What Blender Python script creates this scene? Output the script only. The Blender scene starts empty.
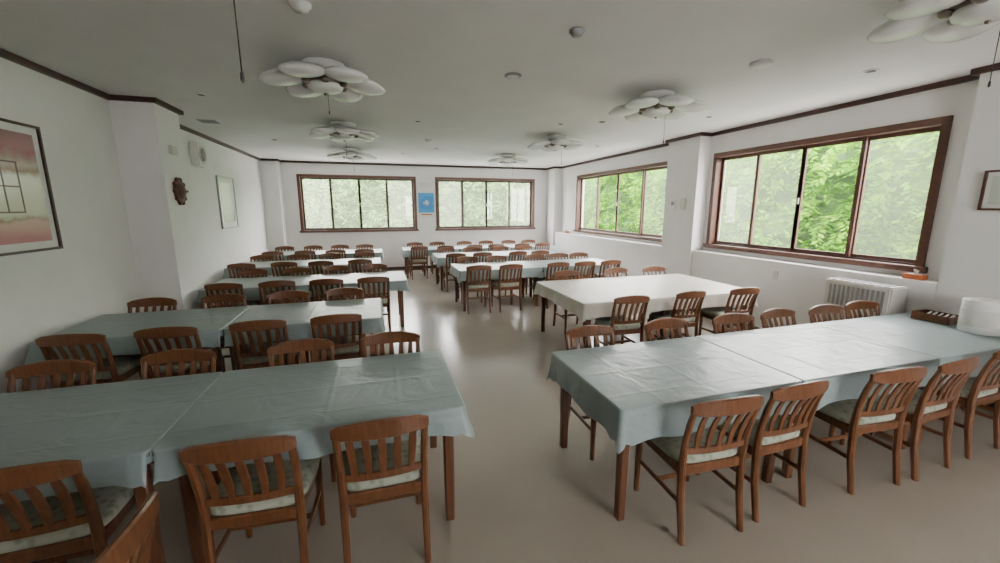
import bpy, bmesh, math, random
import numpy as np
from mathutils import Vector, Matrix
random.seed(4)
rng=np.random.default_rng(4)
S=bpy.context.scene
D=bpy.data
CAMH=1.75; CEIL=2.95
XL=-2.74; XR=5.30; YB=11.8; YF=-2.6; XP=5.10   # room planes

# ------------------------------------------------------------ materials
def new_mat(name):
    m=D.materials.new(name); m.use_nodes=True
    nt=m.node_tree; b=nt.nodes['Principled BSDF']
    return m,nt,b
def N(nt,t,**kw):
    n=nt.nodes.new(t)
    for k,v in kw.items():
        if k in n.inputs: n.inputs[k].default_value=v
        else: setattr(n,k,v)
    return n
def noise_mat(name,c1,c2,scale=5,rough=.6,bump=0.0,bscale=200,stretch=(1,1,1),spec=.5,detail=4,bdist=.002):
    m,nt,b=new_mat(name)
    tc=N(nt,'ShaderNodeTexCoord'); mp=N(nt,'ShaderNodeMapping'); mp.inputs['Scale'].default_value=stretch
    nt.links.new(tc.outputs['Object'],mp.inputs[0])
    no=N(nt,'ShaderNodeTexNoise',Scale=scale,Detail=detail); nt.links.new(mp.outputs[0],no.inputs['Vector'])
    r=N(nt,'ShaderNodeValToRGB'); r.color_ramp.elements[0].position=.3; r.color_ramp.elements[1].position=.7
    r.color_ramp.elements[0].color=(*c1,1); r.color_ramp.elements[1].color=(*c2,1)
    nt.links.new(no.outputs['Fac'],r.inputs[0]); nt.links.new(r.outputs[0],b.inputs['Base Color'])
    b.inputs['Roughness'].default_value=rough; b.inputs['Specular IOR Level'].default_value=spec
    if bump>0:
        n2=N(nt,'ShaderNodeTexNoise',Scale=bscale,Detail=3); nt.links.new(tc.outputs['Object'],n2.inputs['Vector'])
        bp=N(nt,'ShaderNodeBump',Strength=bump,Distance=bdist); nt.links.new(n2.outputs['Fac'],bp.inputs['Height'])
        nt.links.new(bp.outputs[0],b.inputs['Normal'])
    return m
def flat(name,c,rough=.5,metal=0,spec=.5):
    return_m=noise_mat(name,tuple(x*.94 for x in c),tuple(min(1,x*1.03) for x in c),scale=12,rough=rough,spec=spec)
    return_m.node_tree.nodes['Principled BSDF'].inputs['Metallic'].default_value=metal
    return return_m
M_wall=noise_mat('wallpaper',(.78,.765,.76),(.82,.805,.80),3,.85,.35,170,spec=.2)
M_ceil=noise_mat('ceiling_board',(.76,.745,.735),(.80,.785,.775),2,.9,.3,120,spec=.15)
M_floor=noise_mat('vinyl_floor',(.325,.288,.235),(.355,.316,.26),1.6,.20,.05,5,spec=.55,bdist=.008,detail=8)
M_wood=noise_mat('cherry_wood',(.095,.036,.0145),(.18,.070,.028),9,.36,.05,60,stretch=(6,6,1),spec=.5)
M_twood=noise_mat('table_wood',(.085,.034,.015),(.145,.058,.027),8,.4,stretch=(6,6,1))
M_trim=noise_mat('dark_trim',(.035,.014,.010),(.06,.025,.018),8,.45,stretch=(1,1,6))
M_wframe=noise_mat('window_wood',(.080,.034,.023),(.125,.054,.036),8,.4,stretch=(2,2,6))
M_sash=flat('sash_bronze',(.06,.035,.03),.4)
M_white=flat('white_plastic',(.74,.74,.72),.45)
M_ivory=flat('ivory_enamel',(.62,.61,.56),.5)
M_grey=flat('grey_plastic',(.25,.25,.25),.5)
M_dark=flat('dark_plastic',(.03,.03,.03),.5)
M_brass=flat('antique_brass',(.22,.19,.15),.4,.7)
M_alu=flat('aluminium',(.5,.5,.5),.35,.8)
M_orange=flat('orange_card',(.50,.13,.04),.6)
M_mask=noise_mat('carved_wood',(.05,.014,.008),(.12,.03,.015),20,.4,.5,30)
M_lampglass,nt,b=new_mat('frosted_glass')
b.inputs['Base Color'].default_value=(.80,.795,.77,1); b.inputs['Roughness'].default_value=.25
M_cush,nt,b=new_mat('seat_fabric')
tc=N(nt,'ShaderNodeTexCoord'); v=N(nt,'ShaderNodeTexVoronoi',Scale=26.0); nt.links.new(tc.outputs['Object'],v.inputs['Vector'])
r=N(nt,'ShaderNodeValToRGB'); r.color_ramp.elements[0].color=(.24,.28,.20,1); r.color_ramp.elements[1].color=(.38,.40,.32,1)
r.color_ramp.elements[0].position=.2; r.color_ramp.elements[1].position=.5
nt.links.new(v.outputs['Distance'],r.inputs[0]); nt.links.new(r.outputs[0],b.inputs['Base Color']); b.inputs['Roughness'].default_value=.8
def cloth_mat(name,c1,c2,rough):
    m,nt,b=new_mat(name)
    tc=N(nt,'ShaderNodeTexCoord')
    no=N(nt,'ShaderNodeTexNoise',Scale=1.6,Detail=3.0); nt.links.new(tc.outputs['Object'],no.inputs['Vector'])
    mx=N(nt,'ShaderNodeValToRGB'); mx.color_ramp.elements[0].color=(*c1,1); mx.color_ramp.elements[1].color=(*c2,1)
    nt.links.new(no.outputs['Fac'],mx.inputs[0]); nt.links.new(mx.outputs[0],b.inputs['Base Color'])
    b.inputs['Roughness'].default_value=rough
    n2=N(nt,'ShaderNodeTexNoise',Scale=3.6,Detail=3.0,Distortion=1.5); nt.links.new(tc.outputs['Object'],n2.inputs['Vector'])
    sx=N(nt,'ShaderNodeSeparateXYZ'); nt.links.new(tc.outputs['Object'],sx.inputs[0])
    acc=None
    for ax,per in (('X',.36),('Y',.30)):
        d=N(nt,'ShaderNodeMath',operation='DIVIDE'); d.inputs[1].default_value=per; nt.links.new(sx.outputs[ax],d.inputs[0])
        f=N(nt,'ShaderNodeMath',operation='PINGPONG'); f.inputs[1].default_value=.5; nt.links.new(d.outputs[0],f.inputs[0])
        l=N(nt,'ShaderNodeMapRange'); l.inputs[1].default_value=0; l.inputs[2].default_value=.06; l.inputs[3].default_value=1; l.inputs[4].default_value=0
        nt.links.new(f.outputs[0],l.inputs[0])
        if acc is None: acc=l.outputs[0]
        else:
            a=N(nt,'ShaderNodeMath',operation='ADD'); nt.links.new(acc,a.inputs[0]); nt.links.new(l.outputs[0],a.inputs[1]); acc=a.outputs[0]
    s=N(nt,'ShaderNodeMath',operation='MULTIPLY'); s.inputs[1].default_value=.11; nt.links.new(acc,s.inputs[0])
    a=N(nt,'ShaderNodeMath',operation='ADD'); nt.links.new(s.outputs[0],a.inputs[0]); nt.links.new(n2.outputs['Fac'],a.inputs[1])
    bp=N(nt,'ShaderNodeBump',Strength=.55,Distance=.016); nt.links.new(a.outputs[0],bp.inputs['Height']); nt.links.new(bp.outputs[0],b.inputs['Normal'])
    return m
M_clothb=cloth_mat('vinyl_cloth_bluegreen',(.260,.330,.330),(.290,.365,.360),.32)
M_clothw=cloth_mat('vinyl_cloth_cream',(.52,.495,.435),(.58,.55,.485),.4)
def pane_mat(name,tint,haze,col,gl=.04):
    m,nt,b=new_mat(name); nt.nodes.remove(b); out=nt.nodes['Material Output']
    t=N(nt,'ShaderNodeBsdfTransparent'); t.inputs[0].default_value=(*tint,1); d=N(nt,'ShaderNodeBsdfTranslucent'); d.inputs[0].default_value=(*col,1)
    mx=N(nt,'ShaderNodeMixShader'); mx.inputs[0].default_value=haze
    nt.links.new(t.outputs[0],mx.inputs[1]); nt.links.new(d.outputs[0],mx.inputs[2])
    g=N(nt,'ShaderNodeBsdfGlossy'); g.inputs['Roughness'].default_value=.02
    m2=N(nt,'ShaderNodeMixShader'); m2.inputs[0].default_value=gl
    nt.links.new(mx.outputs[0],m2.inputs[1]); nt.links.new(g.outputs[0],m2.inputs[2]); nt.links.new(m2.outputs[0],out.inputs[0])
    return m
M_glass=pane_mat('clear_glass',(1,1,1),.005,(.5,.55,.5),.03)
M_screen=pane_mat('insect_screen',(1,1,1),.11,(.27,.32,.22))
M_sheer=pane_mat('sheer_glass',(1,1,1),.19,(.30,.34,.25))

# ------------------------------------------------------------ mesh helpers
class MB:
    def __init__(s): s.bm=bmesh.new(); s.mats=[]
    def mi(s,m):
        if m not in s.mats: s.mats.append(m)
        return s.mats.index(m)
    def box(s,lo,hi,m,bev=0):
        r=bmesh.ops.create_cube(s.bm,size=1)
        vs=r['verts']; c=[(a+b)/2 for a,b in zip(lo,hi)]; d=[abs(b-a) for a,b in zip(lo,hi)]
        for v in vs: v.co=Vector((c[0]+v.co.x*d[0],c[1]+v.co.y*d[1],c[2]+v.co.z*d[2]))
        fs={f for v in vs for f in v.link_faces}; i=s.mi(m)
        for f in fs: f.material_index=i
        if bev:
            es={e for v in vs for e in v.link_edges}
            rr=bmesh.ops.bevel(s.bm,geom=list(es),offset=bev,segments=2,affect='EDGES')
            for f in rr['faces']: f.material_index=i
    def sweep(s,pts,sizes,a,b,m,ch=.25):
        a=Vector(a); b=Vector(b); i=s.mi(m); rings=[]
        for p,(w,d) in zip(pts,sizes):
            w/=2; d/=2; c=min(w,d)*ch*2; p=Vector(p)
            sec=[(w-c,d),(w,d-c),(w,-d+c),(w-c,-d),(-w+c,-d),(-w,-d+c),(-w,d-c),(-w+c,d)]
            rings.append([s.bm.verts.new(p+a*x+b*y) for x,y in sec])
        for r0,r1 in zip(rings,rings[1:]):
            for k in range(8):
                f=s.bm.faces.new((r0[k],r0[(k+1)%8],r1[(k+1)%8],r1[k])); f.material_index=i
        for r in (rings[0],rings[-1]):
            f=s.bm.faces.new(r); f.material_index=i
    def lathe(s,prof,m,mat4=None,seg=32,smooth=True):
        i=s.mi(m); M=mat4 or Matrix.Identity(4); rings=[]
        for r,z in prof:
            rings.append([s.bm.verts.new(M@Vector((r*math.cos(2*math.pi*k/seg),r*math.sin(2*math.pi*k/seg),z))) for k in range(seg)])
        for r0,r1 in zip(rings,rings[1:]):
            for k in range(seg):
                f=s.bm.faces.new((r0[k],r0[(k+1)%seg],r1[(k+1)%seg],r1[k])); f.material_index=i; f.smooth=smooth
        for r in (rings[0],rings[-1]):
            f=s.bm.faces.new(r); f.material_index=i
    def tube(s,p,q,r,m,seg=8):
        p=Vector(p);q=Vector(q); d=q-p; M=Matrix.Translation(p)@d.to_track_quat('Z','Y').to_matrix().to_4x4()
        s.lathe([(r,0),(r,d.length)],m,M,seg)
    def mesh(s,name):
        bmesh.ops.recalc_face_normals(s.bm,faces=s.bm.faces)
        me=D.meshes.new(name); s.bm.to_mesh(me); s.bm.free()
        for m in s.mats: me.materials.append(m)
        return me
    def obj(s,name,loc=(0,0,0),rot=(0,0,0)):
        return place(s.mesh(name),name,loc,rot)
def place(me,name,loc=(0,0,0),rot=(0,0,0)):
    o=D.objects.new(name,me); S.collection.objects.link(o); o.location=loc; o.rotation_euler=rot
    return o
def simple_box(name,lo,hi,m,bev=0):
    c=[(a+b)/2 for a,b in zip(lo,hi)]
    mb=MB(); mb.box([a-k for a,k in zip(lo,c)],[a-k for a,k in zip(hi,c)],m,bev); return mb.obj(name,c)

# ------------------------------------------------------------ room shell
T=.2
simple_box('floor',(XL-T,YF-T,-.12),(XR+T,YB+T,0),M_floor)
simple_box('ceiling',(XL-T,YF-T,CEIL),(XR+T,YB+T,CEIL+.12),M_ceil)
simple_box('wall_left',(XL-T,YF,0),(XL,YB,CEIL),M_wall)
ZB,ZT=1.15,2.58
def wall_holes(name,axis,plane0,plane1,a0,a1,holes,zb=None):
    zb=zb or ZB
    mb=MB()
    def bx(u0,u1,z0,z1):
        if u1-u0<1e-4: return
        if axis=='x': mb.box((u0,plane0,z0),(u1,plane1,z1),M_wall)
        else: mb.box((plane0,u0,z0),(plane1,u1,z1),M_wall)
    cur=a0
    for h0,h1 in holes:
        bx(cur,h0,0,CEIL); bx(h0,h1,0,zb); bx(h0,h1,ZT,CEIL); cur=h1
    bx(cur,a1,0,CEIL)
    return mb.obj(name)
BW=[(-1.95,1.02),(1.64,4.61)]
RW=[(2.66,5.44),(6.45,10.2)]
FILLW=[(1.6,3.5)]  # opening added behind the camera to let fill light in
wall_holes('wall_back','x',YB,YB+T,XL-T,XR+T,BW)
wall_holes('wall_right','y',XR,XR+T,YF,YB,RW+[])
wall_holes('wall_front','x',YF-T,YF,XL-T,XR+T,FILLW,ZB)
simple_box('pillar_1',(XL,5.64,0),(-2.33,6.22,CEIL),M_wall)
simple_box('pillar_2',(XL,YB-.32,0),(-2.35,YB,CEIL),M_wall)
simple_box('pillar_3',(XP-.03,5.58,0),(XR,6.33,CEIL),M_wall)
simple_box('pillar_4',(XP-.05,YB-.6,0),(XR,YB,CEIL),M_wall)
simple_box('pillar_5',(XP,.9,0),(XR,2.40,CEIL),M_wall)
simple_box('wall_ledge_1',(XP,2.40,0),(XR,5.58,1.04),M_wall,.006)
simple_box('wall_ledge_2',(XP,6.33,0),(XR,YB-.6,1.04),M_wall,.006)
t=.045; tz=CEIL-.05
def trim(name,segs):
    mb=MB()
    for lo,hi in segs: mb.box((lo[0],lo[1],tz),(hi[0],hi[1],CEIL),M_trim)
    mb.obj(name)
trim('trim_1',[((XL,YF),(XL+t,5.64)),((XL,5.64-t),(-2.33+t,5.64)),((-2.33,5.64),(-2.33+t,6.22+t)),((XL,6.22),(-2.33,6.22+t)),((XL,6.22+t),(XL+t,YB-.32-t)),((XL,YB-.32-t),(-2.35+t,YB-.32)),((-2.35,YB-.32),(-2.35+t,YB))])
trim('trim_2',[((-2.35+t,YB-t),(XP-.05-t,YB))])
trim('trim_3',[((XP-.05-t,YB-.6-t),(XP-.05,YB)),((XP-.05,YB-.6-t),(XR,YB-.6)),((XR-t,6.33+t),(XR,YB-.6-t)),((XP-.03-t,6.33),(XR,6.33+t)),((XP-.03-t,5.58-t),(XP-.03,6.33)),((XP-.03,5.58-t),(XR,5.58)),((XR-t,2.40+t),(XR,5.58-t)),((XP-t,2.40),(XR,2.40+t)),((XP-t,.9),(XP,2.40))])
def bboard(name,segs):
    mb=MB()
    for lo,hi in segs: mb.box((lo[0],lo[1],0),(hi[0],hi[1],.08),M_trim)
    mb.obj(name)
bboard('baseboard_left',[((XL,YF),(XL+.012,5.64)),((XL,5.628),(-2.318,5.64)),((-2.33,5.64),(-2.318,6.22)),((XL,6.22),(XL+.012,YB-.32))])
bboard('baseboard_back',[((-2.35,YB-.012),(XP-.05,YB))])
bboard('baseboard_right',[((XP-.012,.9),(XP,5.57)),((XP-.012,6.34),(XP,YB-.6))])

# ------------------------------------------------------------ windows
def window(name,axis,u0,u1,plane,panes,rails,sg=1,zb=None):
    zb=zb or ZB
    mb=MB()
    def bx(a0,a1,d0,d1,z0,z1,m,bev=0):
        d0,d1=sg*d0,sg*d1
        if axis=='x': mb.box((a0,plane+d0,z0),(a1,plane+d1,z1),m,bev)
        else: mb.box((plane+d0,a0,z0),(plane+d1,a1,z1),m,bev)
    c=.07
    bx(u0-c+.03,u1+c-.03,-.03,.14,ZT-.03,ZT+c-.03,M_wframe,.004)
    bx(u0-c,u1+c,-.06,.14,zb-.05,zb+.01,M_wframe,.004)
    bx(u0-c+.03,u0+.03,-.03,.14,zb+.01,ZT-.03,M_wframe,.004)
    bx(u1-.03,u1+c-.03,-.03,.14,zb+.01,ZT-.03,M_wframe,.004)
    n=len(panes); a=u0+.03; w=(u1-u0-.06)/n
    for k,m in enumerate(panes):
        d=.05 if k in (1,2) else .085
        p0=a+k*w-(.015 if k else 0); p1=a+(k+1)*w+(.015 if k<n-1 else 0); z0=zb+.01; z1=ZT-.03
        s=.045
        fm=M_sash if rails=='dark' else M_wframe
        bx(p0,p0+s,d,d+.03,z0,z1,fm); bx(p1-s,p1,d,d+.03,z0,z1,fm)
        bx(p0+s,p1-s,d,d+.03,z0,z0+.055,fm); bx(p0+s,p1-s,d,d+.03,z1-.045,z1,fm)
        bx(p0+s,p1-s,d+.012,d+.017,z0+.055,z1-.045,m)
    bx(u0+.03,u1-.03,.03,.045,zb+.01,zb+.03,M_sash)
    cu=a+2*w if n==4 else a+w
    bx(cu-.015,cu+.015,.025,.05,1.80,1.88,M_alu,.004)
    return mb.obj(name)
window('window_1','x',BW[0][0],BW[0][1],YB,[M_sheer,M_screen,M_screen,M_sheer],'dark')
window('window_2','x',BW[1][0],BW[1][1],YB,[M_sheer,M_screen,M_screen,M_sheer],'dark')
window('window_3','y',RW[0][0],RW[0][1],XR,[M_screen,M_glass,M_screen,M_sheer],'wood')
window('window_4','y',RW[1][0],RW[1][1],XR,[M_screen,M_glass,M_glass,M_screen],'wood')
window('added_fill_window','x',FILLW[0][0],FILLW[0][1],YF,[M_glass]*4,'wood',-1)  # unseen window, added only to brighten the room from behind the camera

# ------------------------------------------------------------ chair
def chair_mesh():
    mb=MB(); X=(1,0,0);Y=(0,1,0);Z=(0,0,1)
    for s in (-1,1):
        pts=[(s*.188,-.235,0),(s*.188,-.20,.22),(s*.188,-.188,.42),(s*.19,-.198,.55),(s*.193,-.225,.68),(s*.195,-.255,.775)]
        mb.sweep(pts,[(.030,.034),(.034,.038),(.036,.042),(.034,.036),(.032,.032),(.030,.026)],X,Y,M_wood,.3)
        mb.sweep([(s*.185,.19,0),(s*.185,.19,.2),(s*.185,.188,.40)],[(.028,.028),(.034,.034),(.040,.040)],X,Y,M_wood,.3)
        mb.sweep([(s*.187,-.19,.395),(s*.186,.18,.395)],[(.022,.055)]*2,X,Z,M_wood)
        mb.sweep([(s*.187,-.205,.215),(s*.186,.19,.215)],[(.016,.026)]*2,X,Z,M_wood)
    mb.sweep([(-.18,.19,.395),(.18,.19,.395)],[(.022,.055)]*2,Y,Z,M_wood)
    mb.sweep([(-.18,-.185,.395),(.18,-.185,.395)],[(.022,.055)]*2,Y,Z,M_wood)
    mb.sweep([(-.187,.0,.215),(.187,.0,.215)],[(.016,.026)]*2,Y,Z,M_wood)
    n=12; pts=[];sz=[]
    for k in range(n+1):
        x=-.213+.426*k/n; q=1-(x/.213)**2
        e=.75 if k in (0,n) else 1
        pts.append((x,-.252-.035*q,.775+.012*q)); sz.append((.024*e,(.062+.03*q)*e))
    mb.sweep(pts,sz,Y,Z,M_wood,.3)
    pts=[];sz=[]
    for k in range(9):
        x=-.185+.37*k/8; q=1-(x/.185)**2
        pts.append((x,-.196-.02*q,.515)); sz.append((.018,.038))
    mb.sweep(pts,sz,Y,Z,M_wood)
    for j in range(5):
        x=(j-2)*.064; q=1-(x/.21)**2
        p=[];sz=[]
        for t_,w in ((0,.026),(.35,.034),(.7,.036),(1,.030)):
            z=.52+.235*t_; y=-.196-.02*q+(-.056-.013*q)*t_+.012*math.sin(math.pi*t_)
            p.append((x*(1+.10*t_),y,z)); sz.append((w,.011))
        mb.sweep(p,sz,X,Y,M_wood)
    i=mb.mi(M_cush); seg=36; rings=[]
    def sup(r,z,sc):
        out=[]
        for k in range(seg):
            a=2*math.pi*k/seg; c,s_=math.cos(a),math.sin(a); e=.38
            x=math.copysign(abs(c)**e,c)*.212*sc; y=math.copysign(abs(s_)**e,s_)*.205*sc
            x*=1-.06*(-(y)/.2)*(.5) 
            out.append(mb.bm.verts.new((x,y+.012,z)))
        return out
    for sc,z in ((.93,.42),(.99,.43),(1,.448),(.97,.465),(.88,.477),(.6,.485),(.2,.488)): rings.append(sup(0,z,sc))
    for r0,r1 in zip(rings,rings[1:]):
        for k in range(seg):
            f=mb.bm.faces.new((r0[k],r0[(k+1)%seg],r1[(k+1)%seg],r1[k])); f.material_index=i; f.smooth=True
    for r in (rings[0],rings[-1]):
        f=mb.bm.faces.new(r); f.material_index=i
    return mb.mesh('dining_chair')
CH=chair_mesh()
def chair(x,y,face,j=1.0):
    place(CH,'dining_chair',(x+random.uniform(-.02,.02)*j,y+random.uniform(-.025,.025)*j,0),(0,0,face+math.radians(random.uniform(-4,4))*j))

# ------------------------------------------------------------ tables & cloths
TH=.715
def table(x0,x1,y0,y1):
    cx,cy=(x0+x1)/2,(y0+y1)/2; a=(x1-x0)/2-.006; b=(y1-y0)/2-.006
    mb=MB()
    mb.box((-a,-b,TH-.03),(a,b,TH),M_twood,.005)
    i=.05; L=.058
    for sx in (-1,1):
        for sy in (-1,1):
            px=sx*(a-i-L/2); py=sy*(b-i-L/2)
            mb.sweep([(px,py,0),(px,py,.4),(px,py,TH-.03)],[(.048,.048),(.055,.055),(L,L)],(1,0,0),(0,1,0),M_twood,.15)
    for sy in (-1,1): mb.box((-a+i+L,sy*(b-i-.03)-.011,TH-.11),(a-i-L,sy*(b-i-.03)+.011,TH-.03),M_twood)
    for sx in (-1,1): mb.box((sx*(a-i-.03)-.011,-b+i+L,TH-.11),(sx*(a-i-.03)+.011,b-i-L,TH-.03),M_twood)
    mb.obj('dining_table',(cx,cy,0))
def cloth(x0,x1,y0,y1,mat,drop,jl=False,jr=False,amp=.022):
    cx,cy=(x0+x1)/2,(y0+y1)/2; a=(x1-x0)/2-.002; b=(y1-y0)/2
    rc=.028; P=[]
    corners=[(a-rc,b-rc,0),(-a+rc,b-rc,90),(-a+rc,-b+rc,180),(a-rc,-b+rc,270)]
    for ci,(px,py,a0) in enumerate(corners):
        for k in range(7):
            an=math.radians(a0+15*k); nx,ny=math.cos(an),math.sin(an)
            P.append((px+rc*nx,py+rc*ny,nx,ny,1-abs(k-3)/3.5))
        q=corners[(ci+1)%4]; an=math.radians(a0+90); nx,ny=math.cos(an),math.sin(an)
        sx,sy=px+rc*nx,py+rc*ny; ex,ey=q[0]+rc*nx,q[1]+rc*ny; L=math.hypot(ex-sx,ey-sy); n=max(8,int(L/.035))
        for k in range(1,n):
            t_=k/n; e=min(t_,1-t_)*L; P.append((sx+(ex-sx)*t_,sy+(ey-sy)*t_,nx,ny,max(0,.45-e*4)))
    mb=MB(); bm=mb.bm; mb.mi(mat); rings=[]
    ph=[random.uniform(0,6.28) for _ in range(4)]
    zt=TH+.006
    levels=[('in',.25,0),('in',.03,0),('in',.006,-.0005),('out',.0,-.004),('out',.004,-.012)]+[('s',k/6,0) for k in range(1,7)]
    for kind,v,dz in levels:
        ring=[]; s=0; prev=None
        for (x,y,nx,ny,cn) in P:
            if prev: s+=math.hypot(x-prev[0],y-prev[1])
            prev=(x,y)
            joined=(jl and nx<-.3) or (jr and nx>.3)
            if kind=='in':
                xx=max(-a+v,min(a-v,x)); yy=max(-b+v,min(b-v,y)); ring.append(bm.verts.new((xx,yy,zt+dz)))
            elif kind=='out': ring.append(bm.verts.new((x+nx*v*(0 if joined else 1),y+ny*v,zt+dz)))
            else:
                w=(math.sin(s*9+ph[0])*.5+math.sin(s*17+ph[1])*.35+math.sin(s*31+ph[2])*.2+.5)*amp
                off=.004+(w+cn*.035)*v**1.3
                off=max(off,.003)
                if joined: off=0; 
                d=(drop*(1+(.0 if joined else .30*cn))+.006*math.sin(s*3+ph[3]))*v
                if joined: d=.05*v
                ring.append(bm.verts.new((x+nx*off,y+ny*off,zt-.012-d)))
        rings.append(ring)
    n=len(P)
    for ri,(r0,r1) in enumerate(zip(rings,rings[1:])):
        for k in range(n):
            f=bm.faces.new((r0[k],r0[(k+1)%n],r1[(k+1)%n],r1[k])); f.smooth=ri>=2
    f=bm.faces.new(rings[0])
    bmesh.ops.remove_doubles(bm,verts=bm.verts,dist=.0004)
    mb.obj('tablecloth',(cx,cy,0))
def row(y0,y1,br,drop=.15,mat=None,**k):
    n=len(br)-1
    for i in range(n):
        table(br[i],br[i+1],y0,y1)
        cloth(br[i],br[i+1],y0,y1,mat or M_clothb,drop,jl=i>0,jr=i<n-1,**k)
rows=[
 (1.93,2.83,[-2.6,-1.0,.39],[-.05,-.575,-1.36],[.02,-.55,-1.33,-1.95],.12),
 (3.87,4.77,[-2.65,-1.35,-.02],[-.42,-1.02,-1.65,-2.25],[-.43,-1.0,-1.65,-2.3],.13),
 (5.87,6.77,[-2.25,-.95,.35],[-.11,-.68,-1.33,-1.9],[-.1,-.7,-1.3,-1.9],.13),
 (7.9,8.8,[-2.6,-1.3,0],[-.35,-1.0,-1.6,-2.25],[-.35,-1.0,-1.6,-2.25],.13),
 (9.85,10.75,[-2.6,-1.3,.05],[-.35,-1.0,-1.6,-2.25],[-.35,-1.0,-1.6,-2.25],.13),
 (1.65,2.55,[1.15,2.42,3.71,5.03],[1.64,2.14,2.92,3.43,4.12,4.64],[1.56,2.26,2.93,3.50,4.07,4.57],.17),
 (6.5,7.4,[1.25,2.75,4.3],[1.56,2.10,2.95,3.45,4.0],[1.6,2.15,3.0,3.5,4.0],.15),
 (8.4,9.3,[1.15,2.6,4.0],[1.5,2.1,2.85,3.4,],[1.5,2.1,2.85,3.45],.15),
 (10.15,11.0,[.55,1.95,3.35,4.7],[.9,1.55,2.3,2.9,3.6,4.2],[.9,1.5,2.3,2.9,3.6,4.2],.15),
]
for y0,y1,br,nc,fc,dr in rows:
    row(y0,y1,br,dr)
    for x in nc: chair(x,y0+.08,0)
    for x in fc: chair(x,y1-.11,math.pi)
table(2.10,3.32,3.82,5.22); table(3.32,4.55,3.82,5.22)
cloth(2.10,4.55,3.82,5.22,M_clothw,.15)
for x in (2.57,3.37,4.12): chair(x,3.87,0)
for x in (2.65,3.5,4.2): chair(x,5.12,math.pi)
chair(-1.04,1.30,math.radians(88),0)

# ------------------------------------------------------------ lamps
def lamp_mesh():
    mb=MB()
    mb.lathe([(.002,0),(.17,0),(.175,-.02),(.15,-.05),(.05,-.06),(.002,-.06)],M_white)
    mb.lathe([(.035,-.05),(.035,-.13)],M_brass,seg=20)
    for k in range(6):
        an=k*math.pi/3+.2
        M=Matrix.Rotation(an,4,'Z')@Matrix.Translation((.315,0,-.135))@Matrix.Rotation(math.radians(8),4,'Y')@Matrix.Diagonal((1.05,.93,1,1))
        prof=[(.0,.042),(.07,.040),(.13,.030),(.165,.012),(.178,-.002),(.172,-.018),(.14,-.036),(.09,-.048),(.04,-.054),(.0,-.055)]
        mb.lathe([(max(r,.002),z) for r,z in prof],M_lampglass,M,seg=32)
        M2=Matrix.Rotation(an,4,'Z')
        mb.tube(M2@Vector((.03,0,-.08)),M2@Vector((.25,0,-.095)),.010,M_brass)
        M3=Matrix.Rotation(an+math.pi/6,4,'Z')@Matrix.Translation((.165,0,-.165))
        mb.lathe([(.002,.02),(.03,.015),(.036,0),(.024,-.016),(.002,-.02)],M_brass,M3,seg=16)
    mb.lathe([(.002,-.12),(.15,-.125),(.165,-.15),(.16,-.162),(.002,-.165)],M_brass,seg=32)
    mb.lathe([(.002,-.15),(.135,-.158),(.148,-.175),(.135,-.20),(.09,-.222),(.03,-.232),(.002,-.233)],M_lampglass,seg=32)
    mb.lathe([(.002,-.230),(.012,-.232),(.012,-.245),(.002,-.25)],M_brass,seg=12)
    return mb.mesh('flower_ceiling_lamp')
LM=lamp_mesh()
def cord(x,y,z0,z1):
    mb=MB(); mb.tube((0,0,z0),(0,0,z1+.03),.0022,M_dark,6)
    mb.lathe([(.002,z1+.035),(.005,z1+.028),(.006,z1+.008),(.002,z1)],M_dark,seg=10)
    mb.obj('lamp_pull_cord',(x,y,0))
for x,y,zc in [(-.40,1.5,2.13),(3.12,1.48,2.4),(-.38,3.95,2.55),(2.93,3.9,2.45),(-.42,6.5,2.5),(2.95,6.55,2.5),(-.45,9.15,2.5),(2.92,9.1,2.5)]:
    place(LM,'flower_ceiling_lamp',(x,y,CEIL),(0,0,random.uniform(0,1)))
    cord(x+(.02 if x<1 else .12),y,CEIL-.20,zc)

# ------------------------------------------------------------ small ceiling items
def ceil_disc(name,x,y,prof,m,ring=None):
    mb=MB(); mb.lathe([(max(r,.002),z) for r,z in prof],m,seg=28)
    if ring: mb.lathe([(max(r,.002),z) for r,z in ring[0]],ring[1],seg=28)
    mb.obj(name,(x,y,CEIL))
det=[(0,0),(.06,0),(.062,-.015),(.045,-.03),(.04,-.045),(0,-.048)]
ceil_disc('smoke_detector',1.37,2.73,[(r*.85,z*.85) for r,z in det],M_grey)
ceil_disc('smoke_detector',-.38,2.87,det,M_white)
ceil_disc('smoke_detector',.92,7.5,det,M_white)
spk=[(0,0),(.075,0),(.08,-.008),(.07,-.015),(0,-.017)]
ceil_disc('ceiling_speaker',1.25,3.75,spk,M_grey,([(0,-.016),(.055,-.016),(.05,-.020),(0,-.021)],M_white))
dl=([(0,0),(.07,0),(.072,-.006),(.055,-.01),(0,-.010)])
hole=([(0,-.009),(.048,-.0105),(0,-.0112)],M_dark)
ceil_disc('ceiling_speaker',3.14,2.85,[(r*1.1,z*1.8) for r,z in spk],M_white)
for x,y in [(4.25,2.72)]:
    ceil_disc('downlight',x,y,[(r*.8,z) for r,z in dl],M_white,([(r*.8,z) for r,z in hole[0]],M_dark))
for x,y in [(-1.75,5.3),(2.6,5.6),(3.1,5.3),(.6,6.0),(1.2,8.5),(.6,9.6),(4.3,4.6),(4.2,7.3),(-1.7,8.3)]:
    ceil_disc('downlight',x,y,[(r*.7,z) for r,z in dl],M_white,([(r*.7,z) for r,z in hole[0]],M_dark))
mb=MB(); mb.box((-.14,-.14,-.012),(.14,.14,0),M_white,.003)
for k in range(7): mb.box((-.11,-.11+k*.035,-.018),(.11,-.095+k*.035,-.012),M_grey)
mb.obj('ceiling_vent',(-2.2,6.8,CEIL))

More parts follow.
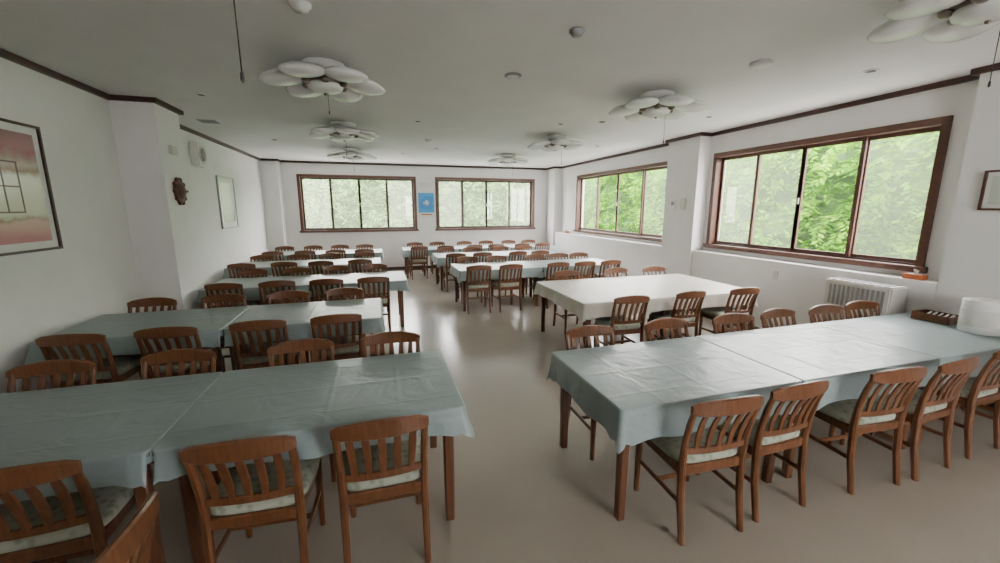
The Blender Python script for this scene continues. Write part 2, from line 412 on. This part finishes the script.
# ------------------------------------------------------------ wall things
def art_mat(name,cols):
    m,nt,b=new_mat(name); tc=N(nt,'ShaderNodeTexCoord'); sp=N(nt,'ShaderNodeSeparateXYZ'); nt.links.new(tc.outputs['Object'],sp.inputs[0])
    no=N(nt,'ShaderNodeTexNoise',Scale=9.0,Detail=6.0); nt.links.new(tc.outputs['Object'],no.inputs['Vector'])
    s=N(nt,'ShaderNodeMath',operation='MULTIPLY_ADD'); s.inputs[1].default_value=.10; nt.links.new(no.outputs['Fac'],s.inputs[0]); nt.links.new(sp.outputs['Z'],s.inputs[2])
    mr=N(nt,'ShaderNodeMapRange'); mr.inputs[1].default_value=-.38; mr.inputs[2].default_value=.48; nt.links.new(s.outputs[0],mr.inputs[0])
    r=N(nt,'ShaderNodeValToRGB'); e=r.color_ramp.elements
    e[0].position=cols[0][0]; e[0].color=(*cols[0][1],1); e[1].position=cols[-1][0]; e[1].color=(*cols[-1][1],1)
    for p,c in cols[1:-1]: q=e.new(p); q.color=(*c,1)
    nt.links.new(mr.outputs[0],r.inputs[0]); nt.links.new(r.outputs[0],b.inputs['Base Color']); b.inputs['Roughness'].default_value=.12; b.inputs['Specular IOR Level'].default_value=.6
    return m
A1=art_mat('print_interior_scene',[(0,(.42,.15,.16)),(.18,(.45,.20,.20)),(.21,(.20,.07,.06)),(.25,(.48,.43,.38)),(.60,(.52,.47,.42)),(.66,(.30,.20,.14)),(.72,(.50,.42,.36)),(.84,(.30,.10,.09)),(1,(.24,.09,.08))])
A2=art_mat('print_pale',[(0,(.35,.42,.35)),(.4,(.55,.6,.52)),(1,(.7,.72,.68))])
def framed(name,xw,yc,zc,w,h,art,fm,sgn=1,f=.022,mat_w=.10,bars=False):
    mb=MB(); th=.03
    mb.box((0,-w/2,-h/2),(sgn*.012,w/2,h/2),M_white)
    mb.box((sgn*.012,-w/2+mat_w,-h/2+mat_w),(sgn*.015,w/2-mat_w,h/2-mat_w),art)
    if bars: # the lattice window that the print depicts
        for yy in (.05,.20,.35): mb.box((.015,yy,-.20),(.0165,yy+.014,.20),M_wframe)
        for zz in (-.20,.0,.19): mb.box((.0152,.05,zz),(.0163,.364,zz+.012),M_wframe)
    for s in (-1,1):
        mb.box((0,s*w/2-(f if s>0 else 0),-h/2),(sgn*th,s*w/2+(f if s<0 else 0),h/2),fm)
        mb.box((0,-w/2+f,s*h/2-(f if s>0 else 0)),(sgn*th,w/2-f,s*h/2+(f if s<0 else 0)),fm)
    mb.obj(name,(xw,yc,zc))
framed('framed_picture',XL,3.88,1.91,1.32,1.03,A1,M_trim,1,.02,.08,True)
framed('framed_picture',XL,8.9,1.85,.85,.95,A2,M_alu,1,.02,.12)
framed('framed_picture',XP,2.02,1.90,.42,.34,A2,M_wframe,-1,.018,.05)
mb=MB(); mb.box((-.0,-.17,-.19),(.11,.17,.19),M_white,.02)
M=Matrix.Translation((.11,0,.0))@Matrix.Rotation(math.pi/2,4,'Y')
mb.lathe([(.002,0),(.13,0),(.13,.012),(.115,.016),(.11,.006),(.002,.004)],M_ivory,M,28)
mb.lathe([(.002,.005),(.10,.006),(.06,.012),(.002,.014)],M_grey,M,28)
mb.obj('wall_speaker',(XL+.0,7.7,2.58))
simple_box('pillar_thermostat',(-2.33,5.82,2.38),(-2.29,5.98,2.48),M_ivory,.008)
mb=MB(); M=Matrix.Rotation(math.pi/2,4,'Y')@Matrix.Diagonal((1.15,1,1,1))
mb.lathe([(.002,0),(.125,0),(.135,.02),(.12,.035),(.095,.028),(.08,.045),(.04,.07),(.002,.075)],M_mask,M,28)
for k in range(10):
    an=k*math.pi/5; mb.lathe([(.002,0),(.024,.004),(.03,.02),(.02,.036),(.002,.042)],M_mask,Matrix.Translation((.0,.128*math.cos(an),.145*math.sin(an)))@Matrix.Rotation(math.pi/2,4,'Y'),12)
mb.lathe([(.002,0),(.018,.01),(.012,.05),(.002,.055)],M_brass,Matrix.Translation((.055,.0,0))@Matrix.Rotation(math.pi/2,4,'Y'),12)
mb.obj('carved_wooden_mask',(-2.33,5.93,1.95))
M_poster,nt,b=new_mat('poster_print')
tc=N(nt,'ShaderNodeTexCoord'); gm=N(nt,'ShaderNodeVectorMath',operation='DISTANCE'); gm.inputs[1].default_value=(.02,0,.03); nt.links.new(tc.outputs['Object'],gm.inputs[0])
nz=N(nt,'ShaderNodeTexNoise',Scale=9.0); nt.links.new(tc.outputs['Object'],nz.inputs['Vector'])
ma=N(nt,'ShaderNodeMath',operation='MULTIPLY_ADD'); ma.inputs[1].default_value=.25; nt.links.new(nz.outputs['Fac'],ma.inputs[0]); nt.links.new(gm.outputs['Value'],ma.inputs[2])
r=N(nt,'ShaderNodeValToRGB'); e=r.color_ramp.elements; r.color_ramp.interpolation='CONSTANT'
e[0].position=0; e[0].color=(.4,.65,.8,1); e[1].position=.21; e[1].color=(.03,.26,.62,1)
q=e.new(.17); q.color=(.45,.35,.5,1); q=e.new(.32); q.color=(.04,.32,.70,1)
nt.links.new(ma.outputs[0],r.inputs[0]); nt.links.new(r.outputs[0],b.inputs['Base Color']); b.inputs['Roughness'].default_value=.4
mb=MB(); mb.box((-.25,-.012,-.38),(.25,0,.34),M_white,.003); mb.box((-.22,-.016,-.24),(.22,-.012,.31),M_poster); mb.box((-.16,-.016,-.31),(.16,-.012,-.28),M_orange)
mb.obj('poster_board',(1.33,YB,1.86))
simple_box('emergency_light',(1.17,YB-.05,2.33),(1.50,YB,2.45),M_white,.008)
simple_box('wall_switch_panel',(XP-.055,5.78,1.72),(XP-.03,5.90,1.92),M_ivory,.006)
mb=MB(); mb.box((-.03,-.06,-.09),(0,.06,.09),M_white,.008); mb.box((-.034,-.035,.0),(-.03,.035,.06),M_grey); mb.obj('intercom',(XP-.03,6.08,1.80))
simple_box('wall_outlet',(XP-.012,4.0,.80),(XP,4.07,.92),M_ivory,.003)
# convector heater
mb=MB(); mb.box((-.14,-.33,.0),(.12,.29,.97),M_ivory,.015)
for k in range(12): mb.box((-.148,-.28+k*.045,.70),(-.14,-.257+k*.045,.92),M_grey)
mb.box((-.148,-.25,.10),(-.14,.22,.20),M_grey)
for k in range(8): mb.box((-.10,-.28+k*.07,.97),(.09,-.24+k*.07,.975),M_dark)
mb.obj('convector_heater',(XP-.13,2.93,0))
# items on end table
mb=MB()
mb.lathe([(.002,0),(.125,0),(.13,.006),(.131,.265),(.126,.275),(.045,.275),(.04,.265),(.038,.15),(.002,.15)],M_white,seg=40)
mb.lathe([(.1312,.06),(.1325,.065),(.1325,.195),(.1312,.20)],M_ivory,seg=40)
mb.obj('paper_towel_roll',(4.80,1.94,TH+.008))
mb=MB(); mb.box((-.10,-.13,0),(.10,.13,.012),M_wood,.003)
for s in (-1,1):
    mb.box((s*.10-.006,-.13,0),(s*.10+.006,.13,.07),M_wood,.003); mb.box((-.1,s*.13-.006,0),(.1,s*.13+.006,.07),M_wood,.003)
for k in range(5): mb.tube((-.08,-.1+k*.04,.03),(.08,-.08+k*.04,.06),.008,M_ivory)
mb.obj('cutlery_tray',(4.90,2.27,TH+.008))
def tissue(x,y,z,rz):
    mb=MB(); mb.box((-.05,-.08,0),(.05,.08,.05),M_orange,.004); mb.box((-.02,-.05,.05),(.02,.05,.053),M_white); mb.sweep([(0,0,.05),(.01,0,.08),(-.01,.01,.10)],[(.05,.01),(.07,.012),(.03,.006)],(1,0,0),(0,1,0),M_white)
    mb.obj('tissue_box',(x,y,z),(0,0,rz))
tissue(XP+.08,2.62,1.042,.0); tissue(XP+.09,10.6,1.042,0)

# ------------------------------------------------------------ outside
def leaf_mat(name,c0,c1,c2):
    M,nt,b=new_mat(name); nt.nodes.remove(b); out=nt.nodes['Material Output']
    geo=N(nt,'ShaderNodeNewGeometry'); tc=N(nt,'ShaderNodeTexCoord'); no=N(nt,'ShaderNodeTexNoise',Scale=.9,Detail=3.0); nt.links.new(tc.outputs['Object'],no.inputs['Vector'])
    a=N(nt,'ShaderNodeMath',operation='MULTIPLY_ADD'); a.inputs[1].default_value=.5; nt.links.new(geo.outputs['Random Per Island'],a.inputs[0]); 
    a2=N(nt,'ShaderNodeMath',operation='MULTIPLY'); a2.inputs[1].default_value=.9; nt.links.new(no.outputs['Fac'],a2.inputs[0]); nt.links.new(a2.outputs[0],a.inputs[2])
    r=N(nt,'ShaderNodeValToRGB'); e=r.color_ramp.elements; e[0].position=.3; e[0].color=(*c0,1); e[1].position=1; e[1].color=(*c2,1); q=e.new(.62); q.color=(*c1,1)
    nt.links.new(a.outputs[0],r.inputs[0])
    d=N(nt,'ShaderNodeBsdfDiffuse'); tl=N(nt,'ShaderNodeBsdfTranslucent'); mx=N(nt,'ShaderNodeMixShader'); mx.inputs[0].default_value=.4
    nt.links.new(r.outputs[0],d.inputs[0]); nt.links.new(r.outputs[0],tl.inputs[0]); nt.links.new(d.outputs[0],mx.inputs[1]); nt.links.new(tl.outputs[0],mx.inputs[2]); nt.links.new(mx.outputs[0],out.inputs[0])
    return M
M_leaf=leaf_mat('foliage',(.024,.080,.004),(.070,.205,.010),(.19,.38,.022))
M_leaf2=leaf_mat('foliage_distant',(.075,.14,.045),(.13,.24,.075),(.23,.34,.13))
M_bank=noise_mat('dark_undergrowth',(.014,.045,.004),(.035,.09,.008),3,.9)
M_bounce=noise_mat('pale_bounce_ground',(.52,.51,.49),(.62,.61,.585),2,.9)  # unseen ground made pale to bounce skylight up onto the ceiling
simple_box('outside_ground',(-25,-15,-.75),(30,40,-.55),M_bounce)
def bank(name,u0,u1,z0,z1,fn,n,size,leafm):
    nu,nz=int((u1-u0)/.4),14
    vs=[];fs=[];mi=[]
    def bump(u,z): return .45*math.sin(u*1.7+math.sin(z*2))+.3*math.sin(u*3.9+z*2.3)+.2*math.sin(z*5+u)
    for i in range(nu+1):
        for j in range(nz+1):
            u=u0+(u1-u0)*i/nu; z=z0+(z1-z0)*j/nz; vs.append(fn(u,z,bump(u,z)*.6-.25))
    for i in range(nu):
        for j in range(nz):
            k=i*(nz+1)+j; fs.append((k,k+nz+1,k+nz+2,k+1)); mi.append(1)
    for _ in range(n//9):
        u=rng.uniform(u0,u1); z=z0+(z1-z0+.12*math.sin(u*1.3)+.1*math.sin(u*4)+.15)*rng.uniform(0,1)
        c=Vector(fn(u,z,bump(u,z)*.6+rng.uniform(-.15,.3)))
        st=Vector(rng.normal(size=3)); st.z=st.z*.4-.35; st.normalize()
        side=st.cross(Vector((0,0,1))+Vector(rng.normal(size=3))*.3).normalized(); L=size*rng.uniform(1.6,2.6)
        for k in range(9):
            t_=k/8; sgn=1 if k%2 else -1
            p=c+st*L*t_+Vector((0,0,-.25*L*t_*t_))
            s=size*(1-.45*t_)*rng.uniform(.8,1.15)
            ax=(side*sgn+st*.7+Vector((0,0,-.25))+Vector(rng.normal(size=3))*.12).normalized()
            if k==8: ax=st
            sd=ax.cross(side.cross(st)+Vector(rng.normal(size=3))*.35).normalized(); nrm=ax.cross(sd)
            b0=len(vs); vs+= [tuple(p),tuple(p+ax*s*.45+sd*s*.24+nrm*s*.05),tuple(p+ax*s),tuple(p+ax*s*.45-sd*s*.24+nrm*s*.05)]
            fs.append((b0,b0+1,b0+2,b0+3)); mi.append(0)
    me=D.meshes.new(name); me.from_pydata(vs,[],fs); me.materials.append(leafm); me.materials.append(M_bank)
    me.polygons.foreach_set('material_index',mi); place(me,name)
bank('tree_hedge_right',-1,22,-.55,3.35,lambda u,z,b:(9.3+.2*(z+.5)-b,u,z),34000,.21,M_leaf)
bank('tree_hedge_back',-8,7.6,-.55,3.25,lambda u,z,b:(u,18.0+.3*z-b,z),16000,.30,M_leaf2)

# ------------------------------------------------------------ light
w=D.worlds.new('overcast_sky'); S.world=w; w.use_nodes=True; nt=w.node_tree; bg=nt.nodes['Background']
tc=N(nt,'ShaderNodeTexCoord'); sp=N(nt,'ShaderNodeSeparateXYZ'); nt.links.new(tc.outputs['Generated'],sp.inputs[0])
r=N(nt,'ShaderNodeValToRGB'); r.color_ramp.elements[0].color=(1,.97,.94,1); r.color_ramp.elements[1].color=(1,.965,.99,1)
nt.links.new(sp.outputs['Z'],r.inputs[0]); nt.links.new(r.outputs[0],bg.inputs[0]); bg.inputs[1].default_value=34.0

# ------------------------------------------------------------ camera
cam=D.cameras.new('camera'); co=D.objects.new('camera',cam); S.collection.objects.link(co); S.camera=co
cam.sensor_width=36; cam.lens=14.4; cam.clip_start=.05
p=math.radians(10.41); ys=math.radians(16.7)
co.location=(0,0,CAMH); co.rotation_euler=(math.pi/2-p,0,-ys)
S.view_settings.view_transform='AgX'
